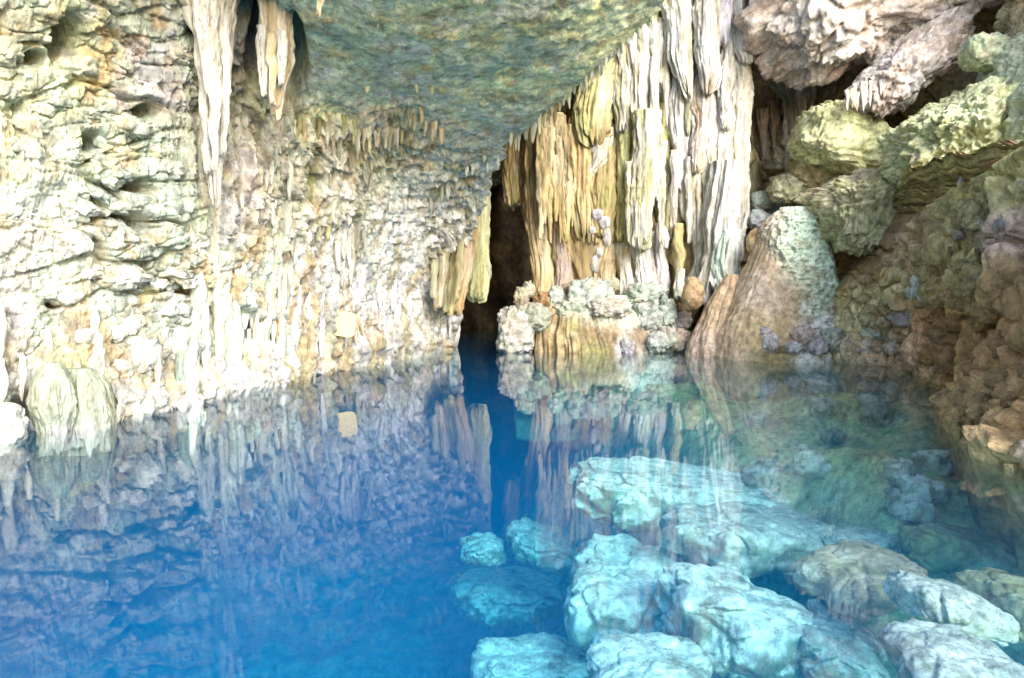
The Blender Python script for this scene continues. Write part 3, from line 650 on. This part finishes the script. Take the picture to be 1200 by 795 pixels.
# fringes of small stalactites, parts of the wall
k = 0
def fringe(x0, x1, yf, n, h, w, cols_list, jit=8):
    global k
    for i in range(n):
        x = x0+(x1-x0)*(i+rng.uniform(.1, .9))/n; y = yf(x)+rng.uniform(-jit, jit); hh = rng.uniform(*h); ww = rng.uniform(*w)
        wall_stal(x, y, y+hh, ww, cols_list[rng.integers(len(cols_list))], seed=400+k, parent=cave_wall, nu=14, nv=26); k += 1
cl = [(cream, ygreen), (white, cream), (ygreen, olive*1.4), (white, ygreen), (tan*1.1, cream)]
fringe(332, 430, lambda x: 128+.05*(x-330), 14, (35, 60), (6, 11), cl)
fringe(425, 475, lambda x: 140, 9, (25, 42), (5, 9), cl)
fringe(478, 520, lambda x: 128, 7, (22, 38), (5, 9), cl)
fringe(260, 345, lambda x: 165, 7, (45, 90), (7, 13), cl+[(white, cream)]*3, 25)
fringe(230, 350, lambda x: 260, 8, (40, 80), (7, 14), [(white, mint), (cream, ygreen), (white, cream), (mint, white)], 30)
fringe(265, 340, lambda x: 345, 11, (35, 70), (7, 12), [(white, mint), (tan, rust), (cream, tan), (white, cream)], 12)
fringe(345, 540, lambda x: 365+(440-x)*.02, 20, (30, 52), (6, 11), [(white, lilac*1.3), (white, cream), (white, white), (cream, tan)], 10)
fringe(500, 600, lambda x: 230-(x-500)*.75, 10, (14, 26), (4, 7), [(white, mint), (mint, ygreen)], 10)
def dense(n, x0, x1, y0, y1, h, w, palfn, seed0, keep=None):
    for i in range(n):
        x, y = rng.uniform(x0, x1), rng.uniform(y0, y1)
        if keep is not None and not keep(x, y): continue
        hh = rng.uniform(*h); ww = rng.uniform(*w)
        c1_ = region(np.array([[x*1.]]), np.array([[y*1.]]), patA)[0, 0]; alt = palfn()
        Y = on_wall(x, y+hh*.5)+.02
        drip('stalactite', [(y-10, x-ww*.3, x+ww*.3), (y+hh*.25, x-ww*.55, x+ww*.5), (y+hh*.7, x-ww*.4, x+ww*.34), (y+hh, x-ww*.12, x+ww*.14)], Y, ratio=.8, cols=(np.clip(c1_*1.12, 0, .84), np.clip(c1_*.5+alt*.5, 0, .84)), parent=cave_wall, seed=seed0+i, nu=14, nv=40, flute=.22, lump=.28, ff=2)
pals = [white, white, cream, ygreen, tan, olive*1.3, mint]
pf = lambda: pals[rng.integers(len(pals))]
dense(80, 225, 345, 110, 400, (40, 140), (6, 19), pf, 2000)
dense(26, 340, 430, 150, 270, (35, 80), (7, 14), pf, 2100)
dense(40, 345, 560, 320, 395, (25, 80), (5, 13), lambda: [white, lilac, cream, tan][rng.integers(4)], 2200, lambda x, y: x < 535 and y > 330 and not (383 < x < 425 and y > 335))
dense(9, -20, 230, 360, 440, (30, 60), (8, 16), pf, 2300)
# teeth along the lip over the passage
for i in range(34):
    py = 15+150*(i+rng.uniform(0, .8))/34; x = float(np.interp(py, edge_y, edge_x))-rng.uniform(0, 3); h = rng.uniform(7, 22)*(1.2 if py > 90 else .8)
    Y = on_wall(x-4, py)+.05; w = rng.uniform(4, 8)
    drip('stalactite', [(py-6, x-w/2, x+w/2), (py+h*.4, x-w*.4, x+w*.4), (py+h, x-w*.15, x+w*.15)], Y, cols=(cream, ygreen) if py > 90 else (white*.9, ygreen), parent=cave_wall, seed=600+i, nu=12, nv=16)
for x, y, h, w in ((488, 92, 18, 5), (506, 96, 16, 5), (516, 100, 9, 6), (508, 55, 12, 6), (430, 98, 12, 7), (443, 20, 14, 4), (592, 38, 14, 3), (625, 72, 10, 4), (662, 66, 12, 6), (690, 44, 10, 7), (594, 134, 12, 6)):
    wall_stal(x, y, y+h, w, (ygreen*1.2, cream), seed=700+x, parent=cave_wall, nu=12, nv=16)

# rocks bedded in the left wall
Rm = [(x, y) for x, y in zip(rng.uniform(-60, 235, 100), rng.uniform(-40, 430, 100))]
for i, (x, y) in enumerate(Rm):
    if 225 < x < 275 and y < 220: continue
    Y = on_wall(x, y)+.12; slab = 95 < x < 225 and 55 < y < 350
    w = rng.uniform(22, 60) if slab else rng.uniform(18, 48); h = w*rng.uniform(.28, .5) if slab else w*rng.uniform(.45, .9)
    cc = region(np.array([[x*1.]]), np.array([[y*1.]]), patA)[0, 0]
    blob_px('rock', x, y, Y, w, h, dep=.7, rot=(rng.uniform(-.2, .2), (.42 if slab else 0)+rng.uniform(-.2, .2), rng.uniform(-.5, .5)), n=18, e=.62, cols=(np.clip(cc*1.1, 0, .85), np.clip(cc*.75, 0, 1)), mat=M_wall, parent=cave_wall, seed=i, amp=.26, facet=.34, fine=.12)

# rounded flowstone at the left water line
for lab, rows, Y, paint in (
    ('grey-green ribbed flowstone dome with white foot, left one of the pair at the water line', [(425, 54, 70), (432, 46, 78), (446, 40, 81), (470, 39, 83), (500, 46, 84), (525, 50, 86)], 7.75, [(60, 455, 34, (.32, .36, .26)), (64, 508, 15, white*.5)]),
    ('grey-green ribbed flowstone dome with white foot, right one of the pair at the water line', [(432, 84, 106), (440, 79, 116), (452, 76, 122), (472, 75, 126), (496, 80, 130), (520, 84, 132)], 8.05, [(100, 452, 34, (.33, .37, .27)), (102, 504, 15, white*.5)]),
    ('pale green flowstone rib beside a dark slit at the left water line', [(400, 212, 220), (410, 207, 226), (430, 204, 232), (465, 205, 236), (495, 208, 238)], 9.4, [(220, 430, 26, mint*.6), (222, 478, 16, white*.65)])):
    o = drip('flowstone_dome', rows, Y, ratio=.9, flute=.11, ff=3.6, lump=.30, wave=.2, seed=int(rows[0][1]), paint=paint, cut=.02)
    tag(o, lab, 'flowstone dome', 'ribbed domes at the left water line')
o = blob_px('boulder', -2, 500, 7.2, 60, 62, cols=(white, cream), n=40, amp=.2, seed=801); tag(o, 'white rounded boulder half under water at the far left edge', 'boulder')

# the square plate on the wall
Yp = on_wall(403, 380)-.42
pl = empty('sign_plate', P(403, 380, Yp), 'small pale yellow square plate with rounded corners on the white wall above the water', 'sign')
import bmesh
def plate(name, w, h, r, th, mat, parent, offy, rz):
    bm = bmesh.new(); pts = []
    for cx_, cz_, a0 in ((w/2-r, h/2-r, 0), (-w/2+r, h/2-r, 90), (-w/2+r, -h/2+r, 180), (w/2-r, -h/2+r, 270)):
        for i in range(6):
            a = math.radians(a0+i*18); pts.append((cx_+r*math.cos(a), cz_+r*math.sin(a)))
    R = Matrix.Rotation(rz, 3, 'Y')
    f = bm.faces.new([bm.verts.new(R@Vector((x, offy, z))) for x, z in pts])
    ex_ = bmesh.ops.extrude_face_region(bm, geom=[f]); bmesh.ops.translate(bm, verts=[v for v in ex_['geom'] if isinstance(v, bmesh.types.BMVert)], vec=(0, th, 0))
    bmesh.ops.recalc_face_normals(bm, faces=bm.faces); me = bpy.data.meshes.new(name); bm.to_mesh(me); bm.free(); me.materials.append(mat)
    o = bpy.data.objects.new(name, me); COL.objects.link(o); o.parent = parent; return o
mp_ = bpy.data.materials.new('yellow_plate'); mp_.use_nodes = True; b = mp_.node_tree.nodes['Principled BSDF']; b.inputs['Roughness'].default_value = .35
nz = mp_.node_tree.nodes.new('ShaderNodeTexNoise'); nz.inputs['Scale'].default_value = 9; cr = mp_.node_tree.nodes.new('ShaderNodeValToRGB')
cr.color_ramp.elements[0].color = (.92, .70, .30, 1); cr.color_ramp.elements[1].color = (.94, .78, .40, 1)
mp_.node_tree.links.new(nz.outputs['Fac'], cr.inputs[0]); mp_.node_tree.links.new(cr.outputs[0], b.inputs['Base Color'])
sp = Yp/F
plate('board', 27*sp, 29*sp, 6*sp, .02, mp_, pl, 0, math.radians(8))
plate('backing', 10*sp, 12*sp, 3*sp, .5, M_bank, pl, .022, math.radians(8))

# ------------------------------------------------------------------ islet under the column
isl = empty('rock_islet', P(690, 415, 16), 'low flowstone islet with draped sides below the hanging column', 'rock islet')
YI = Yz(412, 0)
drip('draped_side', [(346, 650, 735), (356, 628, 762), (368, 610, 776), (385, 600, 790), (402, 597, 802), (418, 594, 808), (460, 600, 800)], YI+.9, ratio=.62, nu=420, nv=130, flute=.075, ff=9, lump=.14, lf=2.8, zf=.05, cut=.02, wave=.05, mat=M_mound, parent=isl, seed=31,
     paint=[(640, 372, 14, brown*1.3), (630, 395, 18, tan*.6), (650, 410, 18, tan*.7), (665, 385, 14, olive*.7), (690, 385, 16, (.22, .14, .07)), (712, 392, 14, (.18, .11, .05)), (700, 410, 16, olive*.8), (735, 370, 10, cream), (737, 400, 8, (white+lilac)*.5), (755, 395, 14, (.2, .12, .06)), (765, 375, 12, mint), (775, 405, 16, white), (795, 410, 16, white), (690, 350, 20, mint), (740, 350, 20, mint*.9), (670, 352, 16, cream)],
     crust=[(690, 352, 40, 10), (750, 355, 30, 14), (790, 395, 16, 30), (608, 380, 12, 20), (737, 395, 5, 24)])
for i, (x, y, w, h, dy, cols) in enumerate([
    (604, 392, 42, 62, -.1, (white*1.05, cream)), (622, 372, 46, 34, .1, (mint*.9, cream)), (611, 350, 16, 24, .6, (cream, tan)), (620, 340, 14, 20, .7, (cream, cream)), (638, 356, 26, 26, .5, (tan*1.1, rust)),
    (652, 350, 20, 28, .4, (mint*1.1, white)), (668, 348, 26, 30, .8, (tan*.9, brown*1.5)), (690, 352, 56, 50, .5, (white, mint*1.1)), (672, 366, 40, 30, .2, (cream, mint)), (718, 334, 16, 16, .9, (cream, tan)), (712, 362, 50, 22, .0, (cream, white)), (757, 345, 46, 26, .6, (mint*1.1, white)),
    (760, 372, 40, 34, .2, (mint, white)), (782, 368, 22, 40, .1, (mint*1.1, white)), (797, 378, 26, 24, .3, (lilac*1.1, tan)), (806, 362, 26, 34, .7, (brown*1.6, tan)), (797, 398, 28, 26, -.1, (pink, white)), (782, 396, 22, 26, -.2, (white, cream)), (816, 404, 26, 16, 0, (white, pink)),
    (770, 402, 26, 24, -.3, (white*1.05, mint)), (838, 410, 60, 14, .4, (pink, white)), (735, 408, 16, 22, -.35, (white, lilac*1.2))]):
    blob_px('lump', x, y, YI+dy, w, h, n=40, e=.8, amp=.4, facet=.2, fine=.13, fr=2.4, cols=(np.asarray(cols[0])*.80, np.asarray(cols[1])*.66), mat=M_lump, parent=isl, seed=950+i)

# ------------------------------------------------------------------ big mound
md = empty('flowstone_mound', P(920, 410, 15.3), 'large smooth brown flowstone mound with pale green crust on its crown and right side', 'flowstone mound')
drip('body', [(243, 922, 940), (248, 908, 955), (258, 896, 962), (275, 888, 964), (300, 880, 974), (330, 866, 982), (360, 854, 988), (390, 844, 996), (412, 838, 1000), (470, 832, 1005)], 15.6, ratio=.8, nu=280, nv=240, flute=.018, ff=2.2, lump=.20, lf=1.3, zf=1.,
     mat=M_mound, parent=md, seed=41, cut=.02, wave=.08,
     paint=[(930, 255, 26, mint), (905, 262, 16, pink*.7), (955, 275, 18, mint), (895, 300, 26, (.42, .31, .20)), (925, 300, 18, mint*.9), (955, 315, 22, mint*1.05), (915, 330, 20, (.34, .25, .16)), (890, 340, 26, (.55, .42, .30)), (880, 335, 14, (.60, .52, .46)), (940, 345, 14, (.34, .22, .12)),
            (968, 350, 22, mint*1.1), (930, 370, 16, (.34, .22, .07)), (860, 380, 40, (.48, .37, .24)), (900, 395, 26, (.50, .38, .18)), (955, 385, 24, white), (985, 400, 22, white), (850, 408, 20, pink*.7), (910, 350, 14, (.5, .42, .34))],
     crust=[(932, 262, 34, 22), (955, 310, 22, 45), (968, 375, 30, 45), (925, 300, 16, 16)])
for i, (x, y, w, h, cols) in enumerate([(918, 404, 30, 16, (tan, pink)), (940, 396, 26, 26, (white*.9, pink)), (955, 404, 30, 22, (white*.9, lilac)), (974, 398, 24, 28, (mint, white*.9)), (988, 406, 24, 18, (white*.9, pink)), (1002, 402, 20, 22, (pink*.9, white*.9))]):
    blob_px('crust', x, y, 14.35, w, h, n=34, e=.8, amp=.4, facet=.2, fine=.14, fr=2.6, cols=cols, mat=M_pink, parent=md, seed=1150+i)
for i, (x, y, w, h) in enumerate([(898, 398, 9, 30), (906, 402, 12, 22), (897, 388, 12, 10), (930, 408, 18, 14), (962, 408, 16, 16), (1008, 410, 22, 12)]):
    blob_px('crust', x, y, 14.1, w, h, n=26, e=.8, amp=.4, facet=.2, fine=.14, fr=2.4, cols=(white*.9, lilac), mat=M_pink, parent=md, seed=1180+i)
drip('shoulder', [(322, 852, 868), (338, 842, 880), (360, 830, 890), (385, 824, 900), (408, 820, 905), (450, 815, 905)], 16.0, ratio=.7, nu=150, nv=120, flute=.06, ff=2.4, lump=.25, lf=1.8, mat=M_mound, parent=md, seed=47, cut=.02,
     paint=[(850, 335, 18, (.40, .28, .17)), (835, 355, 16, (.30, .20, .12)), (850, 375, 24, (.46, .34, .21)), (825, 402, 18, pink*.75), (870, 405, 22, (.52, .42, .30)), (880, 350, 20, (.46, .34, .20))])
rootm = [(886, 284, 22, 30, 15.9, (tan, brown*1.6)), (812, 345, 26, 40, 16.3, ((.36, .22, .12), tan))]
for i, (x, y, w, h, Y, cols) in enumerate(rootm):
    blob_px('shoulder', x, y, Y, w, h, dep=1., n=40, e=.95, amp=.2, facet=.03, fine=.03, cols=(np.array(cols[0]), np.array(cols[1])), mat=M_mound, parent=md, seed=1200+i)

# ------------------------------------------------------------------ ledges and boulders of the right wall
bl = [
 ('yellow-green mossy boulder in the notch left of the dark cleft', 'boulder', 985, 168, 16.3, 100, 66, .35, ((.68, .66, .32), (.56, .60, .36)), M_right, .55),
 ('mossy block leaning under the left end of the upper ledge', 'boulder', 960, 205, 16.9, 66, 44, .3, (ygreen, tan), M_right, .55),
 ('flat-bottomed pale slab jutting over a dark undercut behind the mound', 'rock slab', 1036, 240, 15.2, 150, 84, -.30, ((.68, .66, .34), (.60, .52, .36)), M_right, .45),
 ('long green mossy ledge slanting up to the right edge', 'rock ledge', 1150, 170, 13.4, 190, 120, -.45, ((.62, .66, .40), (.66, .66, .34)), M_right, .6),
 ('small lit mossy knob on top of the slanting ledge', 'boulder', 1155, 62, 13.9, 46, 40, .1, (ygreen*1.1, mint), M_right, .7),
 ('round cobble between the column foot and the mossy block', 'boulder', 892, 236, 17.6, 28, 22, 0, (mint, grey), M_right, .8),
 ('lower pale cobble right of the white column', 'boulder', 888, 258, 17.4, 26, 24, .2, (mint*.9, lilac*.8), M_right, .8),
 ('knobbly cream boulder above the crown of the brown mound', 'boulder', 930, 222, 17.0, 56, 34, 0, (cream*.9, ygreen), M_right, .7),
]
for i, (lab, cat, x, y, Y, w, h, tilt, cols, mat, e) in enumerate(bl):
    o = blob_px('rock_slab' if 'slab' in cat else 'mossy_boulder', x, y, Y, w, h, dep=.9, rot=(.1, tilt, 0), n=max(36, int(w*.9)), e=e, amp=.26, facet=.09, fine=.085, fr=1.9+w*.010, cols=cols, mat=mat, seed=1300+i); tag(o, lab, cat)
o = blob_px('popcorn_mass', 1010, -20, 16.4, 250, 190, dep=.55, rot=(.2, -.2, 0), n=170, e=.62, amp=.30, facet=.16, fine=.10, fr=2.4, cols=(pink*1.0, white*.95), mat=M_pink, seed=1401); tag(o, 'pink-white knobbly calcite mass overhanging at the top right', 'calcite mass')
o = blob_px('calcite_lobe', 1062, 82, 15.7, 150, 56, dep=.6, rot=(.1, -.72, 0), n=110, e=.72, amp=.32, facet=.12, fine=.12, fr=2.6, cols=(white*.95, pink), mat=M_pink, seed=1402); tag(o, 'slanting pale pink calcite lobe pointing down into the dark cleft', 'calcite mass')
lobe = o
o = blob_px('calcite_bulge', 905, 30, 18.3, 90, 120, dep=.6, n=90, e=.7, amp=.28, facet=.14, fine=.12, fr=2.4, cols=(pink*.9, ygreen), mat=M_pink, seed=1404); tag(o, 'green-stained pinkish bulge between the white column and the pink calcite mass', 'calcite mass')
o = lobe
sm = empty('column_cluster', P(935, 200, 16.8), 'small cream flowstone columns standing between the white column and the mossy boulder', 'flowstone columns')
for i, (x, y0, y1, w, cols) in enumerate([(936, 108, 205, 26, (cream, ygreen)), (922, 120, 195, 10, (cream, pink)), (895, 140, 200, 12, (pink, cream)), (880, 135, 190, 8, (cream, pink)), (908, 130, 190, 9, (pink, tan)), (948, 112, 150, 12, (cream, ygreen))]):
    drip('column', [(y0-12, x-w*.8, x+w*.8), (y0+14, x-w*.5, x+w*.45), ((y0+y1)/2, x-w*.3, x+w*.32), (y1-12, x-w*.26, x+w*.3), (y1+6, x-w*.3, x+w*.25)], on_c(x, (y0+y1)/2)-.1, cols=cols, parent=sm, seed=1500+i, flute=.2, lump=.45, lf=1.1)
for i in range(30):
    x = rng.uniform(985, 1090); y = 128-(x-985)*.62+rng.uniform(-10, 10); w_ = rng.uniform(1.5, 4)
    drip('stalactite', [(y-12, x-w_, x+w_), (y+3, x-w_*.7, x+w_*.7), (y+rng.uniform(5, 20), x-.7, x+.7)], 15.1, cols=(white, pink), mat=M_white, parent=o, seed=1600+i, nu=12, nv=16)
def on_d(px, py):
    m = (pxD-px)**2+(pyD-py)**2; i = np.unravel_index(np.argmin(m), m.shape); return float(VD2[i][1])
# knobs and crusts on the bank
kn = [(1128, 214, 10, 22, (white, lilac*1.1)), (1140, 252, 20, 22, (white, pink*.8)), (1130, 272, 24, 18, (pink*.8, lilac*.8)), (1182, 268, 30, 30, (lilac*.7, pink*.6)), (1080, 262, 22, 18, (pink*.7, tan)), (1062, 282, 30, 18, (pink*.6, (.4, .2, .14))),
      (1082, 336, 26, 30, (mint*1.05, white)), (1092, 328, 14, 14, (mint*1.1, white)), (1072, 342, 18, 20, (mint, white)), (1106, 346, 12, 10, (pink, tan)), (1172, 320, 10, 8, (white, cream)), (1184, 310, 10, 8, (white, cream)), (1198, 300, 10, 9, (white, mint)), (1165, 326, 8, 6, (cream, white)),
      (1150, 262, 14, 12, (pink*.8, white)), (1060, 372, 30, 20, (white*.9, lilac)), (1030, 392, 40, 20, (mint*.8, white)), (1050, 404, 34, 18, (white*.95, pink)), (1020, 406, 24, 16, (white, pink)), (1036, 376, 34, 14, (tan, cream)),
      (1075, 408, 26, 16, (rust, tan)), (1092, 420, 30, 20, (tan, rust)), (1118, 424, 30, 24, (tan*.9, brown*1.4)), (1110, 448, 34, 20, (tan, rust)), (1128, 396, 30, 26, (tan*.8, brown)), (1150, 430, 30, 26, (tan*.8, brown)), (1140, 462, 34, 24, (brown*1.6, tan*.8)), (1180, 410, 36, 24, (brown*1.5, brown)), (1174, 446, 34, 26, (tan*.7, brown))]
bank = bpy.data.objects['rock_bank']
for i in range(85):
    x = rng.uniform(1000, 1215); t0, b0 = float(np.interp(x, tx, ty)), float(np.interp(x, bx_, by_)); y = t0+(b0-t0)*rng.uniform(.03, .93); w_ = rng.uniform(12, 38)*(1+.5*(x > 1110))
    pc_ = region(np.array([[x]]), np.array([[y]]), patD)[0, 0]
    kn.append((x, y, w_, w_*rng.uniform(.4, .9), (pc_*rng.uniform(1.1, 1.9), pc_*rng.uniform(.8, 1.5))))
for i, (x, y, w, h, cols) in enumerate(kn):
    blob_px('rock_knob', x, y, on_d(x, y)+.02, w, h, dep=.8, n=26, e=.8, amp=.4, facet=.2, fine=.10, fr=2.0, cols=cols, mat=M_pink if cols[0][0] > .5 else M_bank, parent=bank, seed=1700+i, rot=(0, rng.uniform(-.5, .5), 0))
for i in range(46):   # hanging fringe of the overhang and of the moss shelf
    if i < 30: x = rng.uniform(1108, 1205); y = float(np.interp(x, bx_, by_))-rng.uniform(16, 40); h = rng.uniform(16, 34)
    else: x = rng.uniform(1105, 1160); y = rng.uniform(270, 300); h = rng.uniform(25, 60)
    w = rng.uniform(5, 12)
    drip('drip_fringe', [(y, x-w/2, x+w/2), (y+h*.5, x-w*.4, x+w*.4), (y+h, x-w*.2, x+w*.2)], on_d(x, y+h/2), cols=(tan, olive*1.1) if i < 30 else (olive*1.2, brown), mat=M_bank, parent=bank, seed=1800+i, nu=12, nv=18)

# ------------------------------------------------------------------ boulders under the water
pale, side = np.array((.74, .76, .70)), np.array((.26, .32, .20))
sub = [  # label, px, py, top z, width px, height px (as seen), tilt, rot z
 ('long pale submerged slab running right below the reflected column', 790, 572, -1.0, 235, 70, .10, -.1, .5),
 ('second submerged slab, darker, reaching right towards the bank', 890, 622, -1.0, 210, 84, .12, .3, .5),
 ('small pale submerged rock at the left tip of the boulder pile', 566, 640, -1.7, 54, 40, 0, .2, .7),
 ('white-topped submerged rock in deeper turquoise water', 638, 634, -1.6, 84, 56, .25, .2, .6),
 ('broad pale submerged boulder in the middle of the pile', 735, 684, -1.15, 138, 110, .1, -.2, .55),
 ('mint-sided submerged boulder with bright cracked top', 850, 706, -.85, 140, 112, .12, .3, .55),
 ('pale submerged boulder at the bottom edge, nearest the camera', 765, 786, -.95, 155, 90, .0, .1, .6),
 ('dim submerged boulder at the bottom edge left of the nearest one', 622, 776, -1.6, 150, 64, .05, .2, .6),
 ('white wedge-shaped submerged rock in the lower right', 985, 752, -.75, 100, 76, .45, -.4, .55),
 ('pink-brown submerged rock with ragged edges near the bank', 1010, 668, -.5, 120, 70, -.2, .3, .6),
 ('flat mint submerged slab between the dark slab and the bank', 1012, 634, -.6, 100, 32, -.1, 0, .5),
 ('white arched submerged boulder in the lower right', 1112, 704, -.35, 136, 66, .3, .2, .6),
 ('dark green-sided boulder with lilac top in the bottom right corner', 1122, 776, -.35, 150, 92, .12, -.1, .65),
 ('olive submerged boulder at the right edge', 1196, 700, -.35, 90, 80, 0, .2, .7),
 ('dark submerged boulder in the gap beneath the mint-sided one', 930, 760, -1.2, 90, 80, 0, .2, .7),
 ('yellow-green submerged rock under the reflected mossy ledge', 1130, 640, -.55, 150, 50, .2, 0, .6),
 ('green submerged rock behind the dark slab', 960, 570, -.9, 130, 60, .1, 0, .6),
 ('faint deep rock left of the broad pale boulder', 590, 690, -2.4, 120, 70, .1, .3, .7),
]
for i, (lab, x, y, zt, w, h, tilt, rz, e) in enumerate(sub):
    zt *= 1.15 if i < 2 else (1.45 if x < 960 else 1.8); w *= (1.08 if i < 2 else .97); Yc = float(Yz(y, zt)); c = P(x, y, Yc); s = Yc/F; rx = w/2*s
    hz = max(h*s*.34, rx*(.22 if i < 2 else .34)); ry = max(rx*.62, h*s*.9)
    cols = {9: (pink*.8, tan*.8), 11: (white*.9, (.4, .4, .22)), 13: (olive*1.4, (.5, .5, .35)), 15: (ygreen, olive), 12: ((.12, .26, .16), (.2, .3, .2)), 1: ((.34, .40, .30), (.45, .5, .42)), 16: ((.3, .36, .22), olive*1.3), 14: ((.2, .25, .16), (.3, .34, .2))}.get(i, (side*.8, (.36, .44, .34)))
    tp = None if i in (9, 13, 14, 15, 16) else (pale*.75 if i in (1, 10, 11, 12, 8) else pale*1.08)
    o = blob('submerged_boulder', c+np.array((0, 0, -hz*.35)), (rx, ry, hz), rot=(0, tilt, rz), n=96, e=e, amp=.28, facet=.10, fine=.025, fr=1.5, cols=(np.array(cols[0]), np.array(cols[1])), top=tp, mat=M_sub, seed=1900+i)
    tag(o, lab, 'boulder')

fpx, fpy = to_px(VF)
for i in range(26):
    x, y = rng.uniform(870, 1130), rng.uniform(455, 610)
    m = np.where(VF[..., 1] > 2, (fpx-x)**2+(fpy-y)**2, 1e9); c = VF[np.unravel_index(np.argmin(m), m.shape)]; r = rng.uniform(.10, .34)
    o = blob('submerged_stone', c+np.array((0, 0, r*.3)), (r, r*rng.uniform(.6, .9), r*rng.uniform(.4, .7)), rot=(0, rng.uniform(-.4, .4), rng.uniform(0, 3)), n=14, e=.6, amp=.3, facet=.3, fine=.06, cols=(side*1.3, (.5, .52, .42)), top=pale*rng.uniform(.6, 1), mat=M_sub, seed=2500+i)
    tag(o, 'small pale stone on the green pool bed between the slab and the right bank', 'stone', 'small stones on the pool bed')
